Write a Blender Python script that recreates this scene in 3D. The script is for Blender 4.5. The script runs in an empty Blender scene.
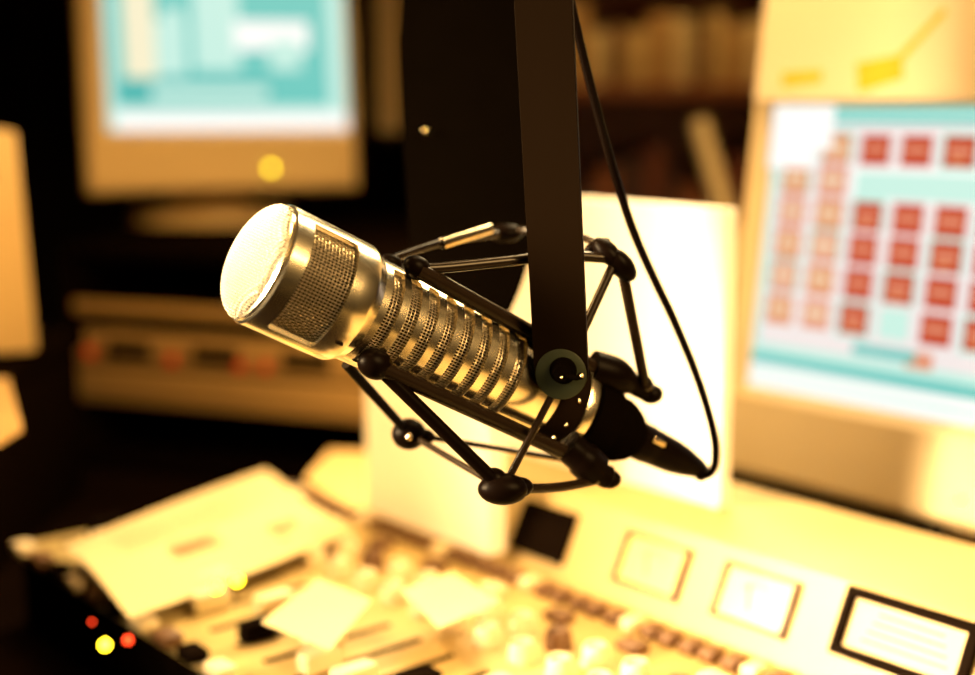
import bpy, bmesh, math, random
from mathutils import Vector, Matrix, Quaternion
random.seed(7)
C = bpy.context.scene.collection
PI = math.pi
F = 975 * 50 / 36.0
PITCH = math.radians(9.5)
DESK = 0.75
CAMZ = DESK + 0.36
cp, sp = math.cos(PITCH), math.sin(PITCH)
CX = Vector((1, 0, 0)); CZ = Vector((0, cp, -sp)); CY = Vector((0, -sp, -cp))   # right, forward, image-down
EYE = Vector((0, 0, CAMZ))
UP = Vector((0, 0, 1))

def ray(px, py):
    return CX * ((px - 487.5) / F) + CY * ((py - 337.5) / F) + CZ
def P(px, py, z):
    return EYE + ray(px, py) * z
def on_plane(px, py, pt, n):
    d = ray(px, py)
    return EYE + d * ((pt - EYE).dot(n) / d.dot(n))
def on_height(px, py, h):
    return on_plane(px, py, Vector((0, 0, h)), UP)

# ------------------------------------------------------------------ materials
def mat(name, col, rough=0.5, metal=0.0, emit=None, es=0.0, noise=0.0, nscale=40.0, bump=0.0, bscale=200.0, spec=None, coat=0.0, stretch=None):
    m = bpy.data.materials.new(name); m.use_nodes = True
    nt = m.node_tree; b = nt.nodes['Principled BSDF']
    b.inputs['Base Color'].default_value = (*col, 1)
    b.inputs['Roughness'].default_value = rough
    b.inputs['Metallic'].default_value = metal
    if spec is not None: b.inputs['Specular IOR Level'].default_value = spec
    if coat: b.inputs['Coat Weight'].default_value = coat
    tc = nt.nodes.new('ShaderNodeTexCoord')
    src = tc.outputs['Object']
    if stretch:
        mp = nt.nodes.new('ShaderNodeMapping'); mp.inputs['Scale'].default_value = stretch
        nt.links.new(src, mp.inputs['Vector']); src = mp.outputs['Vector']
    if noise:
        n = nt.nodes.new('ShaderNodeTexNoise'); n.inputs['Scale'].default_value = nscale
        n.inputs['Detail'].default_value = 4
        nt.links.new(src, n.inputs['Vector'])
        mx = nt.nodes.new('ShaderNodeMix'); mx.data_type = 'RGBA'
        mx.inputs[6].default_value = (*[c * (1 - noise) for c in col], 1)
        mx.inputs[7].default_value = (*[min(1, c * (1 + noise)) for c in col], 1)
        nt.links.new(n.outputs['Fac'], mx.inputs[0]); nt.links.new(mx.outputs[2], b.inputs['Base Color'])
    if bump:
        n = nt.nodes.new('ShaderNodeTexNoise'); n.inputs['Scale'].default_value = bscale
        nt.links.new(src, n.inputs['Vector'])
        bp = nt.nodes.new('ShaderNodeBump'); bp.inputs['Strength'].default_value = bump; bp.inputs['Distance'].default_value = 0.001
        nt.links.new(n.outputs['Fac'], bp.inputs['Height']); nt.links.new(bp.outputs['Normal'], b.inputs['Normal'])
    if emit:
        b.inputs['Emission Color'].default_value = (*emit, 1); b.inputs['Emission Strength'].default_value = es
    return m

M = {}
M['nickel'] = mat('satin nickel', (0.93, 0.86, 0.68), 0.22, 1.0, noise=0.06, nscale=30)
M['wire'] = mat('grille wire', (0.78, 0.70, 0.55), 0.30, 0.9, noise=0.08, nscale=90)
M['domewire'] = mat('lit dome wire', (0.95, 0.90, 0.78), 0.4, 0.45, noise=0.05, nscale=90)  # paler copy of the grille wire; the dome's strong light is in the colour
M['inner'] = mat('black foam', (0.002, 0.001, 0.001), 1.0, spec=0.0, noise=0.3, nscale=300)
M['black'] = mat('black enamel', (0.0015, 0.001, 0.0006), 0.5, spec=0.0, noise=0.2, nscale=60, bump=0.05)
M['arm'] = mat('dark anodised aluminium', (0.004, 0.0022, 0.001), 0.5, 0.0, spec=0.01, noise=0.15, nscale=25, stretch=(1, 1, 0.1))
M['edge'] = mat('bare aluminium edge', (0.35, 0.3, 0.22), 0.35, 1.0, noise=0.15)
M['rubber'] = mat('black rubber', (0.002, 0.001, 0.0006), 0.36, spec=0.02, noise=0.2, nscale=120)
M['rod'] = mat('black rod', (0.008, 0.005, 0.003), 0.22, 0.0, spec=0.12, noise=0.15, nscale=120)
M['steel'] = mat('bright steel', (0.8, 0.7, 0.5), 0.2, 1.0, noise=0.1)
M['washer'] = mat('dull grey green washer', (0.018, 0.024, 0.014), 0.4, 0.2, noise=0.15, nscale=80)
M['cream'] = mat('cream plastic', (0.60, 0.47, 0.26), 0.45, noise=0.05, nscale=12, bump=0.05)
M['beige'] = mat('beige plastic', (0.74, 0.52, 0.22), 0.5, noise=0.06, nscale=12, bump=0.05)
M['console'] = mat('cream console steel', (0.42, 0.31, 0.125), 0.5, noise=0.14, nscale=18)
M['paper'] = mat('white paper', (0.90, 0.88, 0.86), 0.8, noise=0.03, nscale=20)
M['sheet'] = mat('cream printing paper', (0.58, 0.46, 0.25), 0.8, noise=0.04, nscale=20)
M['card'] = mat('pale cream card', (0.74, 0.64, 0.48), 0.8, noise=0.03, nscale=20)
M['ink'] = mat('printing ink', (0.30, 0.20, 0.10), 0.8, noise=0.1)
M['marker'] = mat('yellow marker', (0.62, 0.40, 0.0), 0.7, noise=0.1)
M['darkplastic'] = mat('dark plastic', (0.005, 0.003, 0.002), 0.6, spec=0.0, noise=0.2)
M['brownkey'] = mat('brown keycap', (0.10, 0.045, 0.015), 0.5, noise=0.15)
M['frame'] = mat('dark brown frame', (0.05, 0.02, 0.008), 0.5, noise=0.15)
M['creamkey'] = mat('cream keycap', (0.66, 0.55, 0.36), 0.5, noise=0.05)
M['desk'] = mat('dark desk laminate', (0.005, 0.0025, 0.0015), 0.95, spec=0.0, noise=0.3, nscale=8)
M['wall'] = mat('dark acoustic wall', (0.035, 0.018, 0.008), 0.95, noise=0.3, nscale=6, bump=0.3, bscale=60)
M['ceil'] = mat('ceiling paint', (0.30, 0.24, 0.17), 0.9, noise=0.1, nscale=6)
M['floor'] = mat('dark carpet', (0.04, 0.025, 0.015), 1.0, noise=0.3, nscale=120)
M['rack'] = mat('black rack steel', (0.004, 0.002, 0.001), 0.95, spec=0.0, noise=0.2)
M['silver'] = mat('brushed faceplate', (0.50, 0.31, 0.11), 0.5, 0.2, noise=0.12, nscale=20, stretch=(0.1, 1, 1))
M['wood'] = mat('reddish wood', (0.20, 0.055, 0.018), 0.5, noise=0.4, nscale=10, stretch=(1, 1, 0.1))
M['meter'] = mat('lit meter face', (0.7, 0.5, 0.15), 0.3, emit=(1.0, 0.72, 0.22), es=0.3, noise=0.06, nscale=60)
M['led_y'] = mat('yellow lamp', (0.8, 0.6, 0.02), 0.3, emit=(1.0, 0.74, 0.02), es=14)
M['led_yg'] = mat('yellow green lamp', (0.7, 0.7, 0.02), 0.3, emit=(0.9, 0.78, 0.02), es=7)
M['led_r'] = mat('red lamp', (0.5, 0.02, 0.01), 0.3, emit=(0.9, 0.04, 0.01), es=0.45)
M['led_rb'] = mat('bright red lamp', (0.5, 0.02, 0.01), 0.3, emit=(1.0, 0.05, 0.01), es=6)
def em(name, col, s=1.0):
    return mat(name, tuple(c * 0.02 for c in col), 0.15, emit=col, es=s, spec=0.08)
S = {
 'teal': em('screen teal', (0.16, 0.60, 0.54)), 'teal2': em('screen deep teal', (0.10, 0.50, 0.46)),
 'pale': em('screen pale aqua', (0.58, 0.88, 0.78)), 'white': em('screen white', (1.0, 0.99, 0.95), 1.05),
 'pink': em('screen pinkish white', (0.90, 0.82, 0.80)), 'red': em('screen red', (0.56, 0.06, 0.02)),
 'orange': em('screen orange', (0.76, 0.28, 0.11)), 'salmon': em('screen salmon', (0.78, 0.32, 0.19)), 'warm': em('screen warm white', (0.95, 0.88, 0.62)),
}

# ------------------------------------------------------------------ object helpers
def thing(name, label, cat, loc=(0, 0, 0), mtx=None, group=None):
    o = bpy.data.objects.new(name, None); C.objects.link(o)
    o.empty_display_size = 0.02
    o.matrix_world = mtx if mtx is not None else Matrix.Translation(Vector(loc))
    tag(o, label, cat, group); return o
def tag(o, label, cat, group=None):
    o['label'] = label; o['category'] = cat
    if group: o['group'] = group
    return o
ROOTM = {}
def obj(name, bm, mats, parent=None, world=False, sharp=35, loc=None):
    """world=True: vertices are given in world space and moved into the parent's frame."""
    if not isinstance(mats, (list, tuple)): mats = [mats]
    if world and parent is not None:
        mw = parent.matrix_basis if parent.parent is None else parent.parent.matrix_basis @ parent.matrix_basis
        bm.transform(mw.inverted())
    if loc is not None and parent is None:
        bm.transform(Matrix.Translation(-Vector(loc)))
    me = bpy.data.meshes.new(name)
    bmesh.ops.recalc_face_normals(bm, faces=bm.faces)
    bm.to_mesh(me); bm.free()
    for m in mats: me.materials.append(m)
    for p in me.polygons: p.use_smooth = True
    me.set_sharp_from_angle(angle=math.radians(sharp))
    o = bpy.data.objects.new(name, me); C.objects.link(o)
    if loc is not None and parent is None: o.location = loc
    if parent is not None: o.parent = parent
    return o
def B(): return bmesh.new()
def box(bm, c, s, mi=0, bev=0.0, mtx=None, seg=2):
    r = bmesh.ops.create_cube(bm, size=1.0)
    vs = r['verts']
    for v in vs: v.co = Vector((v.co.x * s[0], v.co.y * s[1], v.co.z * s[2])) + Vector(c)
    fs = set(f for v in vs for f in v.link_faces)
    for f in fs: f.material_index = mi
    if bev:
        es = list(set(e for v in vs for e in v.link_edges))
        g = bmesh.ops.bevel(bm, geom=es, offset=bev, segments=seg, affect='EDGES', profile=0.5)
        vs = list(set(v for f in g['faces'] for v in f.verts) | set(v for v in vs if v.is_valid))
        for f in g['faces']: f.material_index = mi
    if mtx is not None:
        for v in vs: v.co = mtx @ v.co
    return vs
def frame_of(d, hint=Vector((0, 0, 1))):
    d = d.normalized()
    if abs(d.dot(hint)) > 0.95: hint = Vector((0, 1, 0))
    a = d.cross(hint).normalized(); b = a.cross(d).normalized()
    return a, b
def tube(bm, pts, rad, n=12, mi=0, cap=True):
    pts = [Vector(p) for p in pts]
    if not isinstance(rad, (list, tuple)): rad = [rad] * len(pts)
    rings = []; a = None
    for i, p in enumerate(pts):
        d = (pts[min(i + 1, len(pts) - 1)] - pts[max(i - 1, 0)]).normalized()
        if a is None: a, b = frame_of(d)
        else:
            a = (a - d * a.dot(d)).normalized(); b = a.cross(d).normalized()
        rings.append([bm.verts.new(p + (a * math.cos(t) + b * math.sin(t)) * rad[i]) for t in [2 * PI * k / n for k in range(n)]])
    for i in range(len(rings) - 1):
        for k in range(n):
            f = bm.faces.new((rings[i][k], rings[i][(k + 1) % n], rings[i + 1][(k + 1) % n], rings[i + 1][k])); f.material_index = mi
    if cap:
        for r in (rings[0], rings[-1]):
            f = bm.faces.new(r); f.material_index = mi
def spline(pts, sub=8):
    pts = [Vector(p) for p in pts]; out = []
    for i in range(len(pts) - 1):
        p0 = pts[max(i - 1, 0)]; p1 = pts[i]; p2 = pts[i + 1]; p3 = pts[min(i + 2, len(pts) - 1)]
        for k in range(sub):
            t = k / sub
            out.append(0.5 * ((2 * p1) + (p2 - p0) * t + (2 * p0 - 5 * p1 + 4 * p2 - p3) * t * t + (3 * p1 - p0 - 3 * p2 + p3) * t ** 3))
    out.append(pts[-1]); return out
def lathe(bm, prof, n=64, mtx=None, mi=0, capA=False, capB=False):
    """profile of (s along X, radius)"""
    rings = []
    for s, r in prof:
        rings.append([bm.verts.new(Vector((s, r * math.sin(t), r * math.cos(t)))) for t in [2 * PI * k / n for k in range(n)]])
    for i in range(len(rings) - 1):
        for k in range(n):
            f = bm.faces.new((rings[i][k], rings[i][(k + 1) % n], rings[i + 1][(k + 1) % n], rings[i + 1][k])); f.material_index = mi
    if capA: bm.faces.new(rings[0]).material_index = mi
    if capB: bm.faces.new(rings[-1]).material_index = mi
    if mtx is not None:
        for r in rings:
            for v in r: v.co = mtx @ v.co
def ball(bm, c, r, mi=0, sc=(1, 1, 1), mtx=None, u=20, v=12):
    g = bmesh.ops.create_uvsphere(bm, u_segments=u, v_segments=v, radius=r)
    for w in g['verts']:
        w.co = Vector((w.co.x * sc[0], w.co.y * sc[1], w.co.z * sc[2]))
        if mtx is not None: w.co = mtx @ w.co
        w.co = w.co + Vector(c)
    for f in set(f for w in g['verts'] for f in w.link_faces): f.material_index = mi
def mtx_from(x, y, z, o):
    return Matrix(((x.x, y.x, z.x, o.x), (x.y, y.y, z.y, o.y), (x.z, y.z, z.z, o.z), (0, 0, 0, 1)))
def set_struct(o): o['kind'] = 'structure'; return o

# ------------------------------------------------------------------ camera
cam = bpy.data.cameras.new('camera'); co = bpy.data.objects.new('camera', cam); C.objects.link(co)
cam.sensor_width = 36; cam.lens = 50; cam.clip_start = 0.02
co.location = EYE; co.rotation_euler = (PI / 2 - PITCH, 0, 0)
cam.dof.use_dof = True; cam.dof.focus_distance = 0.574; cam.dof.aperture_fstop = 2.8
bpy.context.scene.camera = co

# ------------------------------------------------------------------ room
def slab(name, c, s, m, parent=None):
    bm = B(); box(bm, (0, 0, 0), s); o = obj(name, bm, m, parent); o.location = c; return o
set_struct(slab('floor', (0, 0.9, -0.05), (5.0, 5.2, 0.1), M['floor']))
set_struct(slab('ceiling', (0, 0.9, 2.65), (5.0, 5.2, 0.1), M['ceil']))
set_struct(slab('wall_back', (0, 3.45, 1.3), (5.0, 0.1, 2.6), M['wall']))
set_struct(slab('wall_front', (0, -1.65, 1.3), (5.0, 0.1, 2.6), M['wall']))
set_struct(slab('wall_left', (-2.45, 0.9, 1.3), (0.1, 5.0, 2.6), M['wall']))
set_struct(slab('wall_right', (2.45, 0.9, 1.3), (0.1, 5.0, 2.6), M['wall']))

# desk
dk = thing('desk', 'dark studio desk under the mixing console and the screens', 'desk', (0, 1.02, 0))
bm = B(); box(bm, (0, 0, DESK - 0.015), (2.6, 1.6, 0.03), bev=0.003); obj('desktop', bm, M['desk'], dk)
for sx in (-1.2, 1.2):
    for sy in (-0.72, 0.72):
        bm = B(); box(bm, (sx, sy, (DESK - 0.03) / 2), (0.06, 0.06, DESK - 0.03), bev=0.003); obj('leg', bm, M['rack'], dk)

# ------------------------------------------------------------------ microphone
A = P(261.5, 262.3, 0.556); Bp = P(585, 415.0, 0.6386)
u = (Bp - A).normalized()
n = (EYE - (A + Bp) / 2).normalized(); n = (n - u * n.dot(u)).normalized()
w = n.cross(u).normalized()
if w.dot(-CY) < 0: w = -w
MM = mtx_from(u, w, n, A)     # local x = axis to the rear, y = up in the picture, z = to the camera
def project(p):
    q = p - EYE; z = q.dot(CZ); return 487.5 + F * q.dot(CX) / z, 337.5 + F * q.dot(CY) / z
def st(px):
    lo, hi = -0.05, 0.3
    for _ in range(50):
        m = (lo + hi) / 2
        if project(A + u * m)[0] < px: lo = m
        else: hi = m
    return lo
mic = thing('microphone', 'satin gold-nickel broadcast microphone with woven grilles and ringed slots, hanging in the black suspension mount', 'microphone', mtx=MM)
R0 = 0.0268
s_pan0, s_pan1 = st(280), st(324)
s_hd = st(345); s_b0 = st(356)
def r_body(s):
    pts = [(s_b0, 0.0236), (st(500), 0.0227), (st(585), 0.0212)]
    if s <= pts[0][0]: return pts[0][1]
    for (a, ra), (b, rb) in zip(pts, pts[1:]):
        if s <= b: return ra + (rb - ra) * (s - a) / (b - a)
    return pts[-1][1]
D = math.radians
def shell(stations, wins, thick, nth=144, rnd=0.0):
    """revolved shell; wins = list of (s0,s1,phi0,phi1) openings. phi measured from +z (camera) towards +y (up)"""
    bm = B(); rings = []
    for s, r in stations:
        rings.append([bm.verts.new((s, r * math.sin(2 * PI * k / nth), r * math.cos(2 * PI * k / nth))) for k in range(nth)])
    for i in range(len(stations) - 1):
        sm = (stations[i][0] + stations[i + 1][0]) / 2
        for k in range(nth):
            ph = 2 * PI * (k + .5) / nth
            if ph > PI: ph -= 2 * PI
            hole = False
            for (a, b, p0, p1) in wins:
                if a < sm < b:
                    for off in (0, 2 * PI, -2 * PI):
                        q = ph + off
                        if p0 < q < p1:
                            # rounded corners
                            rr = rnd
                            if rr:
                                ds = min(sm - a, b - sm); dp = min(q - p0, p1 - q) * stations[i][1]
                                if ds < rr and dp < rr and (rr - ds) ** 2 + (rr - dp) ** 2 > rr * rr: continue
                            hole = True
            if hole: continue
            bm.faces.new((rings[i][k], rings[i][(k + 1) % nth], rings[i + 1][(k + 1) % nth], rings[i + 1][k]))
    loose = [v for v in bm.verts if not v.link_faces]
    bmesh.ops.delete(bm, geom=loose, context='VERTS')
    bmesh.ops.recalc_face_normals(bm, faces=bm.faces)
    if bm.faces and sum(f.normal.dot(Vector((0, f.calc_center_median().y, f.calc_center_median().z))) for f in list(bm.faces)[:40]) < 0:
        bmesh.ops.reverse_faces(bm, faces=bm.faces)
    bmesh.ops.solidify(bm, geom=list(bm.faces), thickness=thick)
    return bm
def lin(a, b, n): return [a + (b - a) * i / n for i in range(n)]
# head shell with two large grille windows
stn = [(0.0, R0 - 0.0022), (0.0004, R0 - 0.0008), (0.0014, R0)]
stn += [(s, R0) for s in (s_pan0 - .003, s_pan0 - .0001)]
stn += [(s, R0) for s in lin(s_pan0, s_pan1, 24)]
stn += [(s_pan1, R0), (s_pan1 + .0008, R0), (s_pan1 + 0.004, R0 - 0.0001), (s_hd, R0 - 0.0002), (s_hd + .0015, R0 - 0.0008), (s_hd + .003, R0 - 0.0018), (s_b0 - .0004, 0.0239), (s_b0, 0.0236)]
wp = [(s_pan0, s_pan1, D(-58), D(63)), (s_pan0, s_pan1, D(122), D(238))]
obj('head_shell', shell(stn, wp, 0.0020, nth=180, rnd=0.0022), M['nickel'], mic, sharp=30)
# seam ring between the dome and the head
bm = B(); lathe(bm, [(-0.0012, R0 - 0.0034), (-0.0016, R0 - 0.0020), (-0.0010, R0 - 0.0009), (0.0002, R0 - 0.0010), (0.0006, R0 - 0.0034)], n=96); obj('front_rim', bm, M['nickel'], mic)
# body tube with eight slots on both sides
sr = [st(374 + (496 - 374) / 7 * i) for i in range(8)]
sw = (sr[1] - sr[0]) * 0.62
st2 = [s_b0 + 0.0001]
for x in sr: st2 += lin(x - sw, x, 6) + [x]
s_end = st(536)
st2 += [sr[-1] + 0.004, s_end]
slots = [(x - sw, x, D(a - 64), D(a + 66)) for x in sr for a in (0, 180)]
obj('body_tube', shell([(s, r_body(s)) for s in st2], slots, 0.0022, nth=180, rnd=0.0022), M['nickel'], mic, sharp=30)
# woven grilles
def wire(bm, pts, rad):
    k = 4; rings = []
    for i, p in enumerate(pts):
        d = (pts[min(i + 1, len(pts) - 1)] - pts[max(i - 1, 0)])
        a, b = frame_of(d, Vector((0.3, 0.5, 0.81)))
        rings.append([bm.verts.new(p + a * (rad * math.cos(2 * PI * j / k)) + b * (rad * math.sin(2 * PI * j / k))) for j in range(k)])
    for i in range(len(rings) - 1):
        for j in range(k): bm.faces.new((rings[i][j], rings[i][(j + 1) % k], rings[i + 1][(j + 1) % k], rings[i + 1][j]))
def weave(s0, s1, p0, p1, rf, pitch, wr, amp):
    bm = B(); ns = int((s1 - s0) / (pitch * 1.12)); nph = int((p1 - p0) * rf(s0) / pitch)
    full = abs(p1 - p0 - 2 * PI) < 1e-3
    def pt(s, ph, dr):
        r = rf(s) + dr; return Vector((s, r * math.sin(ph), r * math.cos(ph)))
    for j in range(nph + 1):
        ph = p0 + (p1 - p0) * j / nph
        wire(bm, [pt(s0 + (s1 - s0) * i / ns, ph, amp * (1 if (i + j) % 2 else -1)) for i in range(ns + 1)], wr * 1.15)
    for i in range(ns + 1):
        s = s0 + (s1 - s0) * i / ns
        wire(bm, [pt(s, p0 + (p1 - p0) * j / nph, amp * (-1 if (i + j) % 2 else 1)) for j in range(nph + 1)], wr * 0.8)
    return bm
pw = 0.00142
obj('side_grille', weave(s_pan0 - .001, s_pan1 + .001, D(-64), D(68), lambda s: R0 - 0.0032, pw, 0.00022, 0.00034), M['wire'], mic, sharp=80)
obj('side_grille', weave(s_pan0 - .001, s_pan1 + .001, D(118), D(242), lambda s: R0 - 0.0032, pw, 0.00022, 0.00034), M['wire'], mic, sharp=80)
obj('body_grille', weave(sr[0] - sw - .002, sr[-1] + .002, 0, 2 * PI, lambda s: r_body(s) - 0.0033, pw, 0.00022, 0.00034), M['wire'], mic, sharp=80)
bm = B(); lathe(bm, [(0.0005, 0.002), (0.0006, R0 - 0.0058), (s_b0 - 0.002, R0 - 0.0058), (s_b0, r_body(s_b0) - 0.0058), (s_end - 0.001, r_body(s_end) - 0.0058), (s_end, 0.002)], n=48)
obj('foam_liner', bm, M['inner'], mic)
# domed front grille
Rd, Hd = R0 - 0.0012, 0.0105
def dome_h(rho):
    q = min(1.0, rho / Rd); return Hd * (1 - q ** 2.6) ** 0.62
bm = B()
nd = int(2 * Rd / 0.00125)
for axis in (0, 1):
    for i in range(-nd // 2, nd // 2 + 1):
        a = i * 0.00125
        if abs(a) >= Rd - .0004: continue
        L = math.sqrt(Rd * Rd - a * a); m = max(2, int(L / 0.00125)); pts = []
        js = list(range(-m, m + 1))
        for j in js:
            b = j * 0.00125
            if abs(b) > L: b = math.copysign(L, b)
            h = dome_h(math.hypot(a, b)); dz = 0.00034 * (1 if ((i + j) % 2 == axis) else -1)
            x = -(h + dz) - 0.0006
            pts.append(Vector((x, a, b)) if axis == 0 else Vector((x, b, a)))
        pts.insert(0, Vector((-0.0002, pts[0].y, pts[0].z))); pts.append(Vector((-0.0002, pts[-1].y, pts[-1].z)))
        wire(bm, pts, 0.00026)
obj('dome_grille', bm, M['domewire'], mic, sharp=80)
bm = B()
prof = [(-(dome_h(Rd * q * .97)) * 0.9 + 0.0006, max(0.0002, Rd * q * 0.96)) for q in [i / 16 for i in range(17)]]
lathe(bm, prof, n=48); obj('dome_liner', bm, M['inner'], mic)
# small set screw and switch tab
bm = B(); ph = D(-38)
c = Vector((s_pan1 + .0075, (R0) * math.sin(ph), R0 * math.cos(ph)))
box(bm, c, (0.0035, 0.0012, 0.0018), bev=0.0004); obj('switch_tab', bm, M['darkplastic'], mic)
# rear band, ring, tail
rb = r_body(s_end)
s_r0, s_r1 = st(560), st(570)
bm = B(); lathe(bm, [(s_end, rb - 0.003), (s_end, rb + .0001), (s_r0, r_body(s_r0)), (s_r0, 0.01)], n=72); o = obj('dark_band', bm, M['darkplastic'], mic)
for k, ph in enumerate((-20, -44, 12)):
    b2 = B(); c = Vector(((s_end + s_r0) / 2 + 0.002, rb * math.sin(D(ph)), rb * math.cos(D(ph))))
    ball(b2, c, 0.0011); obj('screw', b2, M['steel'], mic)
rr = r_body(s_r0)
bm = B(); lathe(bm, [(s_r0, rr - .003), (s_r0 + .0002, rr + .0009), (s_r0 + 0.0008, rr + .0012), (s_r1 - .0008, rr + .0011), (s_r1, rr + .0004), (s_r1, rr - .004)], n=96); obj('rear_ring', bm, M['nickel'], mic)
s_t = st(612)
bm = B(); lathe(bm, [(s_r1, rr - .001), (s_r1 + .004, rr - 0.0025), (s_t - .006, 0.0155), (s_t, 0.0135), (s_t + .0005, 0.003)], n=64); obj('tail_cap', bm, M['black'], mic)

# ------------------------------------------------------------------ cable with plug
def AX(s, y=0, z=0): return MM @ Vector((s, y, z))
cb = thing('microphone_cable', 'thin black cable looping down from above into the plug at the microphone\'s rear', 'cable', AX(st(640)))
def lathe_w(prof, n=40, capA=True, capB=True, off=(0, 0)):
    bm = B(); lathe(bm, prof, n=n, mtx=MM @ Matrix.Translation((0, off[0], off[1])), capA=capA, capB=capB); return bm
s0 = st(600); s1 = st(634); s2 = st(704)
obj('socket_collar', lathe_w([(st(596), 0.0130), (st(603), 0.0158), (st(615), 0.0160), (st(621), 0.0150), (st(629), 0.0125), (st(636), 0.0085)], n=36), M['black'], cb, world=True)
plug = obj('plug', lathe_w([(st(630), 0.0088), (st(634), 0.0095), (st(648), 0.0094), (st(650), 0.0088), (st(653), 0.0090), (st(672), 0.0084), (st(684), 0.0072), (st(698), 0.0050), (st(704), 0.0034)], n=36), M['rubber'], cb, world=True)
bm = B(); box(bm, (st(646), 0.0035, 0.0090), (0.0075, 0.0028, 0.0015), bev=0.0005); bm.transform(MM); obj('release_tab', bm, M['steel'], plug, world=True)
zc = 0.668
path = [P(697, 474, 0.672), P(708, 475, 0.670), P(715, 463, 0.667), P(714, 435, 0.662), P(700, 385, 0.655), P(676, 325, 0.645), P(650, 270, 0.637), P(630, 222, 0.63), P(612, 165, 0.62), P(597, 110, 0.615), P(583, 55, 0.61), P(572, 8, 0.605), P(563, -40, 0.60), P(560, -110, 0.60), P(556, -260, 0.60)]
bm = B(); pp = spline(path, 8); tube(bm, pp, [0.0021 + 0.0006 * min(1, i / 30) * 0 + (0.0012 if i < 6 else 0) for i in range(len(pp))], n=12); obj('wire', bm, M['rubber'], cb, world=True)

# ------------------------------------------------------------------ shock mount
C1 = P(614, 258, 0.607); C2 = P(503, 489, 0.588); C3 = P(505, 233, 0.665); C4 = P(409, 434, 0.645)
P1 = P(417, 268, 0.574); P2 = P(375, 364, 0.566); R1 = P(650, 393, 0.64); R2 = P(606, 478, 0.625)
PV = P(564, 372, 0.597)
F3 = P(385, 262, 0.60); F4 = P(346, 364, 0.60)
sm = thing('shock_mount', 'black wire suspension mount with rubber corner hubs gripping the microphone', 'microphone mount', PV)
def rod(a, b, r, m='rod', name='rod', bend=None):
    bm = B()
    if bend is None: tube(bm, [a, b], r, n=14)
    else: tube(bm, spline([a] + bend + [b], 8), r, n=14)
    return obj(name, bm, M[m], sm, world=True)
def hub(c, sc, r, d, name='corner_hub'):
    a, b = frame_of(d); mt = Matrix((d.normalized(), a, b)).transposed()
    bm = B(); ball(bm, c, r, sc=sc, mtx=mt); return obj(name, bm, M['rubber'], sm, world=True)
# long side bars along the body
bar_t0 = P(418, 270, 0.572); bar_t1 = P(612, 378, 0.628)
rod(bar_t0, bar_t1, 0.0036, 'rod', 'long_bar')
bar_b0 = P(377, 366, 0.564); bar_b1 = P(570, 455, 0.615)
rod(bar_b0, bar_b1, 0.0036, 'rod', 'long_bar')
hub(P1, (1.25, 1, 1), 0.0052, bar_t1 - bar_t0, 'front_clamp')
hub(P2, (1.2, 1, 1), 0.0066, bar_b1 - bar_b0, 'front_clamp')
hub(P(392, 262, 0.60), (1.3, .8, .8), 0.0042, u, 'front_clamp')
rod(P1, C1 + (P1 - C1).normalized() * .003, 0.0024, bend=[P(440, 268, 0.578), P(500, 262, 0.588), P(560, 256, 0.598)])
rod(F3, C3, 0.0020, bend=[P(440, 243, 0.63)])
bm = B(); tube(bm, [P(442, 243.5, 0.629), P(490, 228.5, 0.65)], 0.0027, n=14); obj('sleeve', bm, M['steel'], sm, world=True)
rod(C3, C1, 0.0018, bend=[P(527, 230, 0.66), P(560, 236, 0.645), P(590, 240, 0.62)])
rod(C1 + CX * .001, PV, 0.0021)
rod(P(622, 268, 0.61), P(645, 385, 0.632), 0.0025)
rod(P(645, 383, 0.632), R1, 0.0036)
rod(P2, C2, 0.0030, 'rubber')
rod(F4, C4, 0.0023, 'rubber')
rod(C4, C2, 0.0015)
rod(C4, P(570, 460, 0.65), 0.0014)
rod(C2, PV, 0.0017, 'rod')
rod(C2, R2, 0.0022, bend=[P(560, 487, 0.605)])
hub(C2, (1.5, 1.0, 0.95), 0.0074, CX)
hub(P(496, 480, 0.588), (1.2, 1, 1), 0.005, C2 - P2)
hub(P(519, 487, 0.59), (1.4, 1, 1), 0.0045, CX)
hub(P(607, 252, 0.607), (1.6, 1.0, 0.9), 0.0052, C1 - P(594, 238, 0.61))
hub(P(621, 265, 0.608), (1.6, 1.0, 0.9), 0.0058, P(622, 268, 0.61) - P(607, 250, 0.607))
hub(P(597, 246, 0.61), (1.8, .8, .8), 0.0036, P(610, 242, 0.61) - P(588, 252, 0.61))
hub(C3, (1.7, 1, 0.9), 0.0052, CX)
hub(C4, (1.1, 1, 1), 0.0076, CX)
hub(P(425, 437, 0.645), (1.3, 1, 1), 0.0038, CX)
bm = B(); ball(bm, P(409, 437, 0.637), 0.0017); obj('rivet', bm, M['steel'], sm, world=True)
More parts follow.
